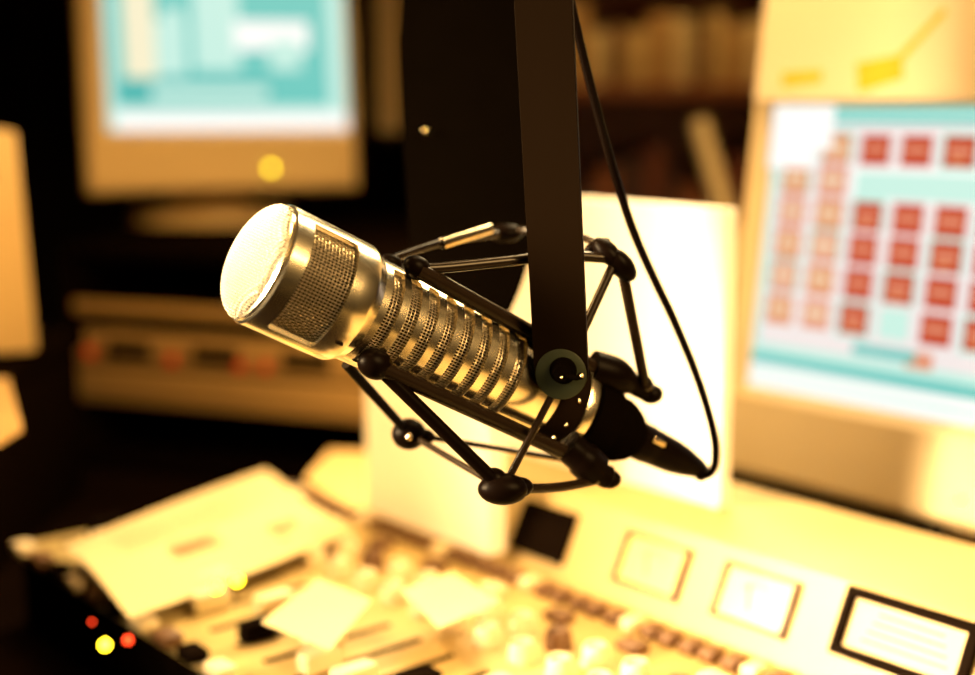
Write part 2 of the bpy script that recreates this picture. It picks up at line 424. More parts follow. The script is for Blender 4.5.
# rear clamp yoke around the tail
rc = st(588)
bm = B()
lathe(bm, [(rc - .010, 0.0205), (rc - .009, 0.0228), (rc, 0.0222), (rc + .007, 0.0195), (rc + .008, 0.0160)], n=48, mtx=MM); obj('rear_clamp', bm, M['black'], sm, world=True)
bm = B(); tube(bm, spline([P(592, 368, 0.625), P(612, 374, 0.628), P(632, 384, 0.634), P(650, 393, 0.638)], 6), [0.0085] * 6 + [0.0085, .0083, .008, .0074, .0066, .0058] + [0.0048] * 6 + [0.0046], n=16); ball(bm, P(651, 394, 0.638), 0.0052, sc=(1.1, 1, 0.9)); obj('rear_arm', bm, M['rubber'], sm, world=True)
bm = B(); tube(bm, spline([P(568, 446, 0.615), P(583, 459, 0.617), P(596, 471, 0.622), P(609, 478, 0.625)], 6), [0.0075] * 6 + [0.0085] * 6 + [0.0055] * 6 + [0.0046], n=16); ball(bm, P(609, 479, 0.625), 0.0050, sc=(1.15, 1, 0.9)); obj('rear_arm', bm, M['rubber'], sm, world=True)

# ------------------------------------------------------------------ hanging flat arm with pivot screw
PC = P(561, 373, 0.590)
arm = thing('hanging_arm', 'flat dark metal arm hanging in front of the microphone, thumbscrew at its round end', 'arm', PC)
TOP = P(533, -200, 0.545)
ay = (TOP - PC).normalized()                      # up along the arm
ax = (CX - ay * CX.dot(ay)).normalized()
az = ax.cross(ay).normalized()
if az.dot(EYE - PC) < 0: az = -az
rot = Matrix.Rotation(D(-10), 3, ay)              # show a little of the left edge
ax = rot @ ax; az = rot @ az
AM = mtx_from(ax, ay, az, PC)
L = (TOP - PC).length
def plate(w0, w1, L, t, z0, nb=28, mi=0):
    bm = B(); out = []
    for i in range(nb + 1):
        a = PI + PI * i / nb
        out.append((w0 * math.cos(a), w0 * math.sin(a)))
    out += [(w1, L), (-w1, L)]
    lo = [bm.verts.new((x, y, z0 - t)) for x, y in out]; hi = [bm.verts.new((x, y, z0)) for x, y in out]
    bm.faces.new(lo[::-1]); ff = bm.faces.new(hi); k = len(out)
    for i in range(k): bm.faces.new((lo[i], lo[(i + 1) % k], hi[(i + 1) % k], hi[i]))
    es = list(ff.edges); bmesh.ops.bevel(bm, geom=es, offset=0.0006, segments=2, affect='EDGES')
    return bm
bm = plate(0.0118, 0.0124, L, 0.0045, 0.0); bm.transform(AM); obj('bar', bm, M['arm'], arm, world=True)
bm = plate(0.0116, 0.0116, 0.009, 0.0035, -0.0048); bm.transform(AM @ Matrix.Translation((-0.0004, -0.0010, 0))); obj('backing_plate', bm, M['black'], arm, world=True)
XR = Matrix.Rotation(D(-90), 4, 'Y')   # lathe x -> +z
def lz(prof, nn=48, off=(0, 0, 0)):
    b = B(); lathe(b, prof, n=nn, mtx=AM @ Matrix.Translation(off) @ XR, capA=False, capB=True); return b
obj('washer', lz([(0, 0.0112), (0.0005, 0.0112), (0.0007, 0.0108), (0.0008, 0.004)], off=(0, -0.0005, 0.0001)), M['washer'], arm, world=True)
ko = (0.0012, 0.0014, 0.0006)
kn = obj('thumbscrew', lz([(0, 0.0058), (0.001, 0.0060), (0.002, 0.0056), (0.0025, 0.0044), (0.006, 0.0042), (0.0072, 0.0034), (0.0075, 0.0005)], 32, ko), M['black'], arm, world=True)
bm = B(); tube(bm, [(0.0012, 0.0006, 0.0062), (0.0075, -0.0006, 0.0075), (0.0098, 0.0004, 0.0078)], [0.0016, 0.0012, 0.0016], n=10); bm.transform(AM); obj('lever', bm, M['black'], kn, world=True)
bm = B(); ball(bm, (0.0012, 0.0000, 0.0080), 0.0008); ball(bm, (0.0100, 0.0006, 0.0085), 0.0010); bm.transform(AM); obj('rivet', bm, M['steel'], kn, world=True)

# broad black boom section behind the arm
ba = thing('boom_arm', 'broad black upright boom section behind the hanging arm, running out of the top', 'boom arm', P(460, 300, 0.74))
lft = [(412, -260), (401, 10), (399, 40), (402, 120), (407, 200), (412, 260), (430, 300), (455, 325)]
rgt = [(560, -260), (552, 10), (548, 120), (540, 200), (532, 250), (520, 290), (505, 320), (485, 335)]
bm = B(); LL = spline([P(x, y, 0.74) for x, y in lft], 4); RR = spline([P(x, y, 0.74) for x, y in rgt], 4)
LB = [p + Vector((0.004, 0.035, 0)) for p in LL]; RB = [p + Vector((-0.004, 0.035, 0)) for p in RR]
rows = [[bm.verts.new(q) for q in (LL[i], (LL[i] + RR[i]) / 2 - Vector((0, 0.004, 0)), RR[i], RB[i], LB[i])] for i in range(len(LL))]
for i in range(len(rows) - 1):
    for k in range(5): bm.faces.new((rows[i][k], rows[i][(k + 1) % 5], rows[i + 1][(k + 1) % 5], rows[i + 1][k]))
bm.faces.new(rows[0]); bm.faces.new(rows[-1])
obj('housing', bm, M['black'], ba, world=True, sharp=50)
tp = P(486, -240, 0.755)
bm = B(); tube(bm, [tp, Vector((tp.x, tp.y, 2.599))], 0.022, n=20); obj('ceiling_pole', bm, M['black'], ba, world=True)
bm = B(); tube(bm, [P(500, -190, 0.75), P(538, -185, 0.56)], 0.007, n=16); obj('hinge_rod', bm, M['black'], ba, world=True)
bm = B(); ball(bm, P(425, 131, 0.735), 0.0014, u=10, v=8); obj('screw', bm, M['steel'], ba, world=True)

# ------------------------------------------------------------------ console frame
HR = Vector((0.648, -0.762, 0)).normalized(); BK = Vector((0.762, 0.648, 0)).normalized()
HS = CAMZ - 0.30
O = on_height(540, 575, HS)
CM = mtx_from(HR, BK, UP, O)
con = thing('mixing_console', 'cream broadcast mixing console with rows of keys and a raised bridge of lit meters', 'mixing console', mtx=CM)
X0, X1, Y0 = -0.285, 0.62, -0.238
XB = -0.186
ct = obj
bm = B(); box(bm, ((X0 + X1) / 2, Y0 / 2, -0.004), (X1 - X0, -Y0, 0.008), bev=0.002); obj('work_surface', bm, M['console'], con)
bm = B(); box(bm, ((X0 + X1) / 2, Y0 / 2, -0.034), (X1 - X0 - .006, -Y0 - .006, 0.0518), bev=0.003); obj('base', bm, M['darkplastic'], con)
bm = B(); box(bm, ((X0 + XB) / 2 - .001, 0.023, -0.004), (XB - X0 - .002, 0.045, 0.008), bev=0.002); obj('side_tray', bm, M['console'], con)
# sloping meter bridge
tl = D(27); bh = 0.055
yb, zb = bh * math.sin(tl), bh * math.cos(tl)
bm = B(); prof = [(0.0, -0.058), (0.0, 0.0), (yb, zb), (yb + 0.004, zb + 0.001), (0.13, zb + 0.001), (0.15, -0.058)]
va = [bm.verts.new((XB, y, z)) for y, z in prof]; vb = [bm.verts.new((X1, y, z)) for y, z in prof]
bm.faces.new(va); bm.faces.new(vb[::-1])
for i in range(len(prof)): bm.faces.new((va[i], va[(i + 1) % 6], vb[(i + 1) % 6], vb[i]))
obj('meter_bridge', bm, M['console'], con, sharp=20)
# panel frame for meters
nx = Vector((1, 0, 0)); ny = Vector((0, math.sin(tl), math.cos(tl))); nz = nx.cross(ny)
def on_bridge(px, py):
    n_ = CM.to_3x3() @ nz; p = on_plane(px, py, O, n_); q = CM.inverted() @ p; return q.x, q.dot(ny)
def meter(c, wd, ht, face, name='meter', fr=0.004, inner=None):
    m4 = mtx_from(nx, ny, nz, nx * c[0] + ny * c[1])
    b = B()
    for (cx, cy, w_, h_) in ((0, ht / 2 + fr / 2, wd + 2 * fr, fr), (0, -ht / 2 - fr / 2, wd + 2 * fr, fr), (wd / 2 + fr / 2, 0, fr, ht), (-wd / 2 - fr / 2, 0, fr, ht)):
        box(b, (cx, cy, 0.0018), (w_, h_, 0.0046), bev=0.0006)
    b.transform(m4); fo = obj(name, b, M['frame'] if face == 'meter' else M['darkplastic'], con)
    b = B(); box(b, (0, 0, 0.0006), (wd, ht, 0.0012)); b.transform(m4); obj('meter_face' if face == 'meter' else 'display_face', b, M[inner or face], fo)
    if face == 'meter':
        b = B(); 
        for k in range(9):
            t = D(-40 + 10 * k); box(b, (0, 0, 0), (0.0006, 0.003, 0.0003), mtx=m4 @ Matrix.Translation((math.sin(t) * ht * .55, -ht * .25 + math.cos(t) * ht * .55, 0.0015)) @ Matrix.Rotation(-t, 4, 'Z'))
        obj('scale', b, M['ink'], fo)
        b = B(); box(b, (0, 0, 0), (0.0007, ht * .55, 0.0004), mtx=m4 @ Matrix.Translation((-.004, 0, 0.0017)) @ Matrix.Rotation(D(18), 4, 'Z')); obj('needle', b, M['darkplastic'], fo)
    return fo
def msize(l, r, t, b_):   # left, right, top, bottom pixel points
    a = on_bridge(*l); c = on_bridge(*r); return a, c
cx_, cy_ = on_bridge(545, 532)
meter((cx_, cy_), 0.042, 0.027, 'darkplastic', 'level_display')
cx2, cy2 = on_bridge(653, 566); cx3, cy3 = on_bridge(756, 600)
cyM = (cy2 + cy3) / 2
meter((cx2, cy2), 0.046, 0.027, 'meter', fr=.0030); meter((cx3, cy3), 0.046, 0.027, 'meter', fr=.0030)
dx = cx3 - cx2
cx4, cy4 = on_bridge(905, 640)
meter((cx4, cy4), 0.066, 0.026, 'darkplastic', 'level_display', fr=0.006, inner='console')
for k in range(4):
    b = B(); box(b, (0, 0, 0), (0.05 - k * .004, 0.0016, 0.0004), mtx=mtx_from(nx, ny, nz, nx * (cx4 + .002) + ny * (cy4 - .007 + k * .005)) @ Matrix.Translation((0, 0, 0.0016))); obj('display_row', b, M['brownkey'], con)
for k in range(2): meter((cx4 + 0.085 + k * dx, cy4), 0.040, 0.027, 'meter')
# keys, knobs and faders on the work surface
def local(px, py):
    q = CM.inverted() @ on_height(px, py, HS); return q.x, q.y
def key(x, y, sx, sy, h, m):
    b = B(); box(b, (x, y, h / 2), (sx, sy, h), bev=0.0012); return obj('key', b, M[m], con)
def knob(x, y, r, h, m):
    b = B(); lathe(b, [(0, r), (h * .7, r * .92), (h, r * .7), (h, r * .02)], n=20, mtx=Matrix.Translation((x, y, 0)) @ Matrix.Rotation(D(-90), 4, 'Y'))
    k_ = obj('knob', b, M[m], con)
    b = B(); box(b, (x, y - r * .5, h + 0.0003), (r * .16, r * .7, 0.0008)); obj('pointer', b, M['darkplastic'], k_); return k_
def fader(x, y, L, m):
    b = B(); box(b, (x, y, 0.0004), (0.0035, L, 0.0012)); f = obj('fader', b, M['darkplastic'], con)
    yy = y + random.uniform(-.35, .35) * L
    b = B(); box(b, (x, yy, 0.007), (0.012, 0.024, 0.012), bev=0.002); obj('fader_cap', b, M[m], f)
nkeys = 0
pitch = 0.030
xs = [X0 + 0.022 + i * pitch for i in range(int((X1 - X0 - .03) / pitch))]
for i, x in enumerate(xs):
    if x > 0.30: continue
    key(x - .007, -0.022, 0.010, 0.013, 0.007, 'brownkey'); key(x + .007, -0.022, 0.010, 0.013, 0.007, 'creamkey' if i % 3 == 0 else 'brownkey')
    if i % 2: key(x, -0.046, 0.016, 0.012, 0.006, 'brownkey' if i % 3 else 'creamkey')
    knob(x, -0.075, 0.0085, 0.012, 'creamkey' if i % 3 else 'brownkey')
    knob(x, -0.102, 0.0085, 0.012, 'creamkey')
    fader(x, -0.170, 0.085, 'creamkey' if i % 4 else 'darkplastic')
    key(x, -0.240, 0.017, 0.012, 0.007, ('creamkey', 'brownkey', 'darkplastic')[i % 3])
def lamp_on(px, py, r, m, h=0.006):
    q = CM.inverted() @ on_height(px, py, HS + h); b = B(); ball(b, (q.x, q.y, h), r, u=12, v=8); obj('indicator_lamp', b, M[m], con)

# ------------------------------------------------------------------ papers and binders near the console
pq = [on_height(62, 547, HS + .016), on_height(266, 474, HS + .016), on_height(357, 526, HS + .016), on_height(130, 613, HS + .016)]
def sheet_mesh(pq, curl=0.004, nseg=14, th=0.0004, lines=True):
    bm = B(); g = []
    for i in range(nseg + 1):
        r = []
        for j in range(nseg + 1):
            a = i / nseg; b = j / nseg
            p = pq[0] * (1 - a) * (1 - b) + pq[1] * (1 - a) * b + pq[2] * a * b + pq[3] * a * (1 - b)
            p = p + UP * (curl * math.sin(a * PI * 1.3 + b * 2)); r.append(bm.verts.new(p))
        g.append(r)
    for i in range(nseg):
        for j in range(nseg): bm.faces.new((g[i][j], g[i + 1][j], g[i + 1][j + 1], g[i][j + 1]))
    bmesh.ops.recalc_face_normals(bm, faces=bm.faces); bmesh.ops.solidify(bm, geom=list(bm.faces), thickness=th); return bm
def printed(pq, name, spans, parent, curl=0.004, lift=0.0009):
    bm = B()
    for (a0, a1, b0, b1) in spans:
        vs = []
        for a, b in ((a0, b0), (a0, b1), (a1, b1), (a1, b0)):
            p = pq[0] * (1 - a) * (1 - b) + pq[1] * (1 - a) * b + pq[2] * a * b + pq[3] * a * (1 - b)
            vs.append(bm.verts.new(p + UP * (curl * math.sin(a * PI * 1.3 + b * 2) + lift)))
        bm.faces.new(vs)
    return obj(name, bm, M['ink'], parent, world=True)
pg = thing('script_sheet', 'white printed script sheet lying on the left end of the console', 'paper', sum(pq, Vector()) / 4)
obj('page', sheet_mesh(pq), M['sheet'], pg, world=True)
sp_ = []
for k in range(5): sp_.append((0.50 + k * .03, 0.515 + k * .03, 0.30, 0.52 - 0.04 * (k % 2)))
for k in range(3): sp_.append((0.62 + k * .035, 0.64 + k * .035, 0.72, 0.84))
for k in range(6): sp_.append((0.18 + k * .045, 0.187 + k * .045, 0.15, 0.85 - .1 * (k % 3)))
printed(pq, 'printed_text', sp_, pg)

# crumpled cream card beside it, behind
def wedge(name, label, cat, pts_px, h, th, m, group=None):
    pts = [on_height(x, y, h) for x, y in pts_px]
    c = sum(pts, Vector()) / len(pts); bm = B()
    lo = [bm.verts.new(p - UP * th) for p in pts]; hi = [bm.verts.new(p) for p in pts]
    bm.faces.new(lo[::-1]); bm.faces.new(hi); k = len(pts)
    for i in range(k): bm.faces.new((lo[i], lo[(i + 1) % k], hi[(i + 1) % k], hi[i]))
    o = obj(name, bm, M[m], None, loc=c, sharp=25); tag(o, label, cat, group); return o
wedge('envelope', 'tan envelope lying behind the printed script sheet, left of the white binder', 'envelope', [(305, 478), (330, 450), (372, 452), (395, 500), (352, 512)], HS + 0.006, 0.0055, 'beige')
wedge('note_sheet', 'small cream note sheet lying among the console keys, near the bottom edge', 'paper', [(262, 622), (318, 578), (372, 600), (330, 650)], HS + 0.0285, 0.0006, 'sheet')
wedge('index_card', 'pale card lying on the faders below the microphone', 'paper', [(400, 590), (452, 572), (498, 602), (440, 628)], HS + 0.0285, 0.0006, 'sheet')

# binders (upright, real thickness)
def upright(name, label, cat, yl, xl0, xl1, z0, outline, th, tilt, m):
    """outline: list of (a,b) with a in 0..1 across, b height in metres; stands in the console frame"""
    bm = B(); W = xl1 - xl0
    k = len(outline); f = [];  bk = []
    for a, b in outline:
        p = Vector((xl0 + a * W, yl + b * math.sin(tilt), z0 + b * math.cos(tilt))); f.append(bm.verts.new(CM @ p))
        p = p + Vector((0, th * math.cos(tilt), -th * math.sin(tilt) * 0)); bk.append(bm.verts.new(CM @ p))
    bm.faces.new(f[::-1]); bm.faces.new(bk)
    for i in range(k): bm.faces.new((f[i], f[(i + 1) % k], bk[(i + 1) % k], bk[i]))
    t = thing(name, label, cat, CM @ Vector(((xl0 + xl1) / 2, yl, z0)))
    obj('cover', bm, M[m], t, world=True, sharp=25)
    return t
def px_on_vplane(px, py, yl):
    p = on_plane(px, py, CM @ Vector((0, yl, 0)), BK); return CM.inverted() @ p
yU = 0.075
a0 = px_on_vplane(500, 480, yU); a1 = px_on_vplane(719, 480, yU); at = px_on_vplane(640, 203, yU)
zU = zb + 0.0012; hU = at.z - zU
rc_ = [(0.0, 0.0), (1, 0.0), (1, hU)]
for k in range(9):
    t = PI / 2 * k / 8; rc_.append((0.10 - 0.10 * math.sin(t), hU - 0.035 * (1 - math.cos(t))))
bd = upright('binder', 'tall white binder standing on the meter bridge behind the microphone, against the right screen', 'binder', yU, a0.x, a1.x, zU, rc_, 0.010, 0.0, 'paper')
for zz in (0.35, 0.65):
    b = B(); box(b, (a0.x + 0.012, yU + 0.005, zU + hU * zz), (0.002, 0.008, 0.01)); b.transform(CM); obj('ring_clip', b, M['steel'], bd, world=True)
yL = -0.018
b0 = px_on_vplane(367, 500, yL); b1 = px_on_vplane(489, 520, yL); bt = px_on_vplane(420, 362, yL)
upright('card_box', 'white card box standing on the console left of the dark level display, below the microphone', 'box', yL, b0.x, b1.x, 0.0092, [(0, 0), (1, 0), (1, bt.z - .008), (0.02, bt.z - .008), (0, bt.z - .012)], 0.014, 0.0, 'paper')

# ------------------------------------------------------------------ CRT monitors
def monitor(label, origin, xd, tilt, W, H, bez, D_, mat_body, draw, stand_h, led=None, name='computer_monitor', chin=None):
    """origin = bottom-left corner of the front face; xd = horizontal direction to the picture's right"""
    xd = xd.normalized(); back = UP.cross(xd).normalized()
    if back.y < 0: back = -back
    yd = (UP * math.cos(tilt) + back * math.sin(tilt)).normalized()
    zd = xd.cross(yd).normalized()               # towards the viewer
    m4 = mtx_from(xd, yd, zd, origin)
    t = thing(name, label, 'monitor', mtx=m4)
    bl, br, bt_, bb = bez
    b = B()
    # bezel ring with sloping inner faces
    outer = [(0, 0), (W, 0), (W, H), (0, H)]; inner = [(bl, bb), (W - br, bb), (W - br, H - bt_), (bl, H - bt_)]
    e = 0.007; mid = [(bl - e, bb - e), (W - br + e, bb - e), (W - br + e, H - bt_ + e), (bl - e, H - bt_ + e)]
    ro = [b.verts.new((x, y, -0.03)) for x, y in outer]; rf = [b.verts.new((x + (0.006 if x == 0 else -0.006), y + (0.006 if y == 0 else -0.006), 0)) for x, y in outer]
    rs = [b.verts.new((x, y, -0.006)) for x, y in outer]
    rm = [b.verts.new((x, y, 0)) for x, y in mid]; ri = [b.verts.new((x, y, -0.012)) for x, y in inner]
    for r_a, r_b in ((ro, rs), (rs, rf), (rf, rm), (rm, ri)):
        for i in range(4): b.faces.new((r_a[i], r_a[(i + 1) % 4], r_b[(i + 1) % 4], r_b[i]))
    obj('bezel', b, M[mat_body], t, sharp=25)
    b = B()
    sec = [(-0.03, 0.0), (-0.10, 0.01), (-0.16, 0.035), (-D_, 0.08)]; rings = []
    for z, ins in sec: rings.append([b.verts.new((x + (ins if x == 0 else -ins), y + (ins * .7 if y == 0 else -ins), z)) for x, y in outer])
    for r_a, r_b in zip(rings, rings[1:]):
        for i in range(4): b.faces.new((r_a[i], r_a[(i + 1) % 4], r_b[(i + 1) % 4], r_b[i]))
    b.faces.new(rings[-1]); obj('rear_housing', b, M[mat_body], t, sharp=25)
    # screen
    b = B(); keys = list(S.keys()); 
    sw_, sh_ = W - bl - br, H - bt_ - bb
    lay = [0]
    def rect(x0, y0, x1, y1, key, dz=0.0):
        x0 = max(x0, bl); x1 = min(x1, W - br); y0 = max(y0, bb); y1 = min(y1, H - bt_)
        if x1 <= x0 or y1 <= y0: return
        z = -0.0118 + lay[0] * 0.00003; lay[0] += 1
        f = b.faces.new([b.verts.new((x, y, z)) for x, y in ((x0, y0), (x1, y0), (x1, y1), (x0, y1))]); f.material_index = keys.index(key)
    draw(rect, m4, (bl, bb, W - br, H - bt_))
    obj('screen', b, [S[k] for k in keys], t)
    if led:
        b = B(); q = m4.inverted() @ on_plane(led[0], led[1], origin, zd); ball(b, (q.x, q.y, 0.0), led[2], u=14, v=8); obj('power_light', b, M[led[3]], t)
    # stand
    if stand_h > 0.01:
        b = B(); c = origin + xd * (W / 2) + back * 0.13; zt = c.z + 0.02
        base_z = c.z - stand_h
        for (r, z0_, z1_) in ((0.10, base_z, base_z + 0.016), (0.055, base_z + 0.016, zt)):
            g = bmesh.ops.create_cone(b, cap_ends=True, segments=40, radius1=r, radius2=r * .93, depth=z1_ - z0_)
            for v in g['verts']: v.co = v.co + Vector((c.x, c.y, (z0_ + z1_) / 2))
        obj('stand', b, M[mat_body], t, world=True)
    return t, m4
# right monitor
tR = D(6.8)
oR = P(712, 467, 1.05)
yR = (UP * math.cos(tR) + BK * math.sin(tR)); zR = HR.cross(yR)
def onR(px, py, dz=0.0118):
    q = on_plane(px, py, oR - zR * dz, zR) - oR; return q.dot(HR), q.dot(yR)
def drawR(rect, m4, bnd):
    x0, y0, x1, y1 = bnd
    rect(x0, y0, x1, y1, 'pink')
    def band(pa, pb, k, xa=None, xb=None):
        a = onR(*pa); c = onR(*pb); rect(xa if xa is not None else x0, c[1], xb if xb is not None else x1, a[1], k)
    band((870, 100), (870, 124), 'teal'); band((870, 112), (870, 117), 'pale')
    # white blank patch in the grid's second row
    a = onR(858, 166); c = onR(858, 203); rect(onR(852, 183)[0], c[1], x1, a[1], 'white'); rect(onR(856, 183)[0], c[1] + .004, x1, a[1] - .004, 'pale')
    # left strip, bottom strips
    rect(x0, y0, x0 + 0.006, y1, 'pale')
    band((800, 348), (800, 362), 'pale'); band((800, 358), (800, 372), 'teal'); band((800, 370), (800, 402), 'white'); band((800, 380), (800, 384), 'pale')
    ref = [onR(841, 150), onR(835, 181), onR(829.5, 215.6), onR(826, 247), onR(821, 281), onR(817, 313)]
    step = (onR(952, 221)[0] - onR(793, 211)[0]) / 4
    colx = onR(829.5, 215.6)[0]
    rows_y = [onR(880, 150)[1], onR(830, 181)[1], onR(868, 217)[1], onR(862, 250)[1], onR(857, 284)[1], onR(853, 319)[1]]
    hw = step * .36; hh = 0.0105
    for r, yy in enumerate(rows_y):
        for k in range(-1, 7):
            if r == 0 and k < 0: continue
            if r == 1 and k > 0: continue
            cx = colx + k * step
            key = 'red' if k >= 1 else ('salmon' if (k + r) % 2 else 'orange')
            if r == 5 and k == 2: key = 'pale'
            rect(cx - hw - .003, yy - hh - .003, cx + hw + .003, yy + hh + .003, 'pale' if (r + k) % 3 == 0 else 'pink')
            rect(cx - hw, yy - hh, cx + hw, yy + hh, key)
            if key != 'pale':
                rect(cx - hw * .75, yy - hh * .15, cx + hw * .7, yy + hh * .25, 'salmon' if key == 'red' else 'warm')
                if key == 'red' and (r + k) % 3 == 0: rect(cx - hw * .4, yy - hh * .7, cx + hw * .3, yy - hh * .4, 'orange')
    q = onR(922, 361); rect(q[0] - hw * .9, q[1] - .006, q[0] + hw * .9, q[1] + .006, 'salmon')
    q = onR(880, 352); rect(q[0] - .02, q[1] - .004, q[0] + .03, q[1] + .004, 'teal')
    # glare on the glass, painted as white patches in the top left corner
    a = onR(836, 108); c = onR(800, 165); rect(x0, onR(778, 168)[1], onR(822, 120)[0], y1, 'white'); rect(x0, onR(790, 150)[1], onR(838, 118)[0], y1, 'white')
sTL = onR(775, 106); sBL = onR(751, 385)
blx = (sTL[0] + sBL[0]) / 2; bby = sBL[1]; sTop = sTL[1]; mTop = onR(746, 72, 0)[1]
WR = 0.375
mr, mrm = monitor('cream computer monitor on the right showing a grid of red buttons', oR, HR, tR, WR, mTop, (blx, 0.036, mTop - sTop, bby), 0.36, 'cream', drawR, oR.z - DESK - 0.0005, led=(961, 500, 0.0024, 'led_yg'))
# cream notice sheet standing on the right monitor
nq = [onR(762, 92), onR(765, -60)]
x0n = onR(761, 40, -.004)[0]; y0n = mTop
bmn = B()
t = thing('notice_card', 'cream card with yellow marker strokes fixed to the top of the right monitor', 'card', mrm @ Vector((WR / 2, mTop, -0.02)))
box(bmn, ((x0n + WR - .01) / 2, mTop + 0.068, 0.0026), (WR - .01 - x0n, 0.18, 0.004), bev=0.001, mtx=mrm); obj('board', bmn, M['card'], t, world=True)
bmn = B()
def mark(pa, pb, wpx, dz):
    zoff = 0.0049
    def q(px, py):
        p = on_plane(px, py, mrm @ Vector((0, 0, zoff)), zR); return mrm.inverted() @ p
    a = q(*pa); c = q(*pb); d = (c - a); d.z = 0; d.normalize(); nrm = Vector((-d.y, d.x, 0))
    v = [a + nrm * wpx, a - nrm * wpx, c - nrm * wpx * .8, c + nrm * wpx * .8]
    bmn = B(); bmn.faces.new([bmn.verts.new(mrm @ Vector((p.x, p.y, zoff + dz))) for p in v]); obj('marker_stroke', bmn, M['marker'], t, world=True)
mark((782, 80), (822, 76), 0.0055, 0); 
mark((857, 78), (903, 66), 0.0105, 0.0001)
mark((893, 66), (945, 10), 0.003, 0.0002)


# left monitor
yw = D(20)
xdL = Vector((math.cos(yw), math.sin(yw), 0)); tL = D(5)
oL = P(87, 194, 1.47)
backL = UP.cross(xdL).normalized(); yL_ = UP * math.cos(tL) + backL * math.sin(tL); zL = xdL.cross(yL_)
def onL(px, py, dz=0.0118):
    q = on_plane(px, py, oL - zL * dz, zL) - oL; return q.dot(xdL), q.dot(yL_)
def drawL(rect, m4, bnd):
    x0, y0, x1, y1 = bnd
    rect(x0, y0, x1, y1, 'teal')
    def r(xa, ya, xb, yb, k):
        a = onL(xa, yb); c = onL(xb, ya); rect(a[0], a[1], c[0], c[1], k)
    rect(x0, y0, x1, onL(230, 113)[1], 'white'); rect(x0, onL(230, 113)[1], x1, onL(230, 106)[1], 'pale')
    rect(x0, y0, x0 + .008, y1, 'pale')
    r(128, 20, 185, 75, 'pale'); r(125, -60, 150, 78, 'warm'); r(165, 8, 182, 60, 'pale')
    r(195, -60, 235, 70, 'pale')
    r(235, 22, 308, 50, 'white'); r(270, 40, 300, 70, 'pale')
    r(120, 80, 270, 106, 'teal2'); r(152, 86, 268, 100, 'pale')
    r(330, -60, 341, 110, 'pale')
wl = onL(359, 192, 0)[0]; s_l = onL(109, 131); s_r = onL(348, 131)
ml, mlm = monitor('beige computer monitor at the upper left with a teal screen', oL, xdL, tL, wl, 0.33, (s_l[0], wl - s_r[0], 0.035, s_l[1]), 0.34, 'beige', drawL, 0.042, led=(271, 168, 0.0035, 'led_yg'))

# ------------------------------------------------------------------ equipment cabinet under the left monitor
ctop = oL.z - 0.0425
hd = Vector((math.cos(D(-20)), math.sin(D(-20)), 0))
cO = on_plane(76, 440, P(220, 400, 1.32), Vector((math.sin(D(-20)) * -1, math.cos(D(-20)), 0)))
cO = Vector((cO.x, cO.y, DESK)) - hd * 0.012
cbk = UP.cross(hd).normalized()
KM = mtx_from(hd, cbk, UP, cO)
cw = 0.375; chh = ctop - DESK
cab = thing('equipment_rack', 'low black equipment cabinet under the left monitor', 'rack', mtx=KM)
b = B(); th = 0.014; dep = 0.42
box(b, (cw / 2, dep / 2, chh - th / 2), (cw, dep, th), bev=.002); box(b, (cw / 2, dep / 2, th / 2 + .0005), (cw, dep, th), bev=.002)
box(b, (th / 2, dep / 2, chh / 2), (th, dep, chh - 2 * th)); box(b, (cw - th / 2, dep / 2, chh / 2), (th, dep, chh - 2 * th)); box(b, (cw / 2, dep - th / 2, chh / 2), (cw - 2 * th, th, chh - 2 * th))
obj('cabinet_body', b, M['rack'], cab)
def onK(px, py):
    p = on_plane(px, py, cO, cbk); return KM.inverted() @ p
def unit(label, py0, py1, px, m, lights=None, boxes=None):
    a = onK(px, py0); c = onK(px, py1); z1 = a.z; z0 = c.z
    z0 = max(z0, th + .001)
    t = thing('rack_unit', label, 'rack unit', KM @ Vector((cw / 2, 0, z0)))
    b = B(); box(b, (cw / 2, 0.004, (z0 + z1) / 2), (cw - 2 * th - .002, 0.004, z1 - z0), bev=.0008); b.transform(KM); obj('faceplate', b, M[m], t, world=True)
    b = B(); box(b, (cw / 2, 0.10, (z0 + z1) / 2), (cw - 2 * th - .02, 0.185, (z1 - z0) * .9)); b.transform(KM); obj('chassis', b, M['rack'], t, world=True)
    for (bx, w_) in (boxes or []):
        q = onK(bx, (py0 + py1) / 2); b = B(); box(b, (q.x, 0.0012, (z0 + z1) / 2), (w_, 0.003, (z1 - z0) * .45), bev=.0006); b.transform(KM); obj('display_window', b, M['darkplastic'], t, world=True)
    for (lx, ly) in (lights or []):
        q = onK(lx, ly); b = B(); box(b, (q.x, -0.0012, q.z), (0.007, 0.002, 0.009), bev=.0005); b.transform(KM); obj('indicator', b, M['led_r'], t, world=True)
    return t
unit('thin bronze rack panel, topmost in the black cabinet', 308, 322, 220, 'silver')
unit('rack unit with dark windows and small red lights in the black cabinet', 338, 374, 220, 'silver', lights=[(90, 352), (172, 360), (266, 367), (240, 366)], boxes=[(128, 0.05), (215, 0.05), (305, 0.05)])
unit('plain gold-lit rack panel, lowest in the black cabinet', 378, 412, 220, 'silver')

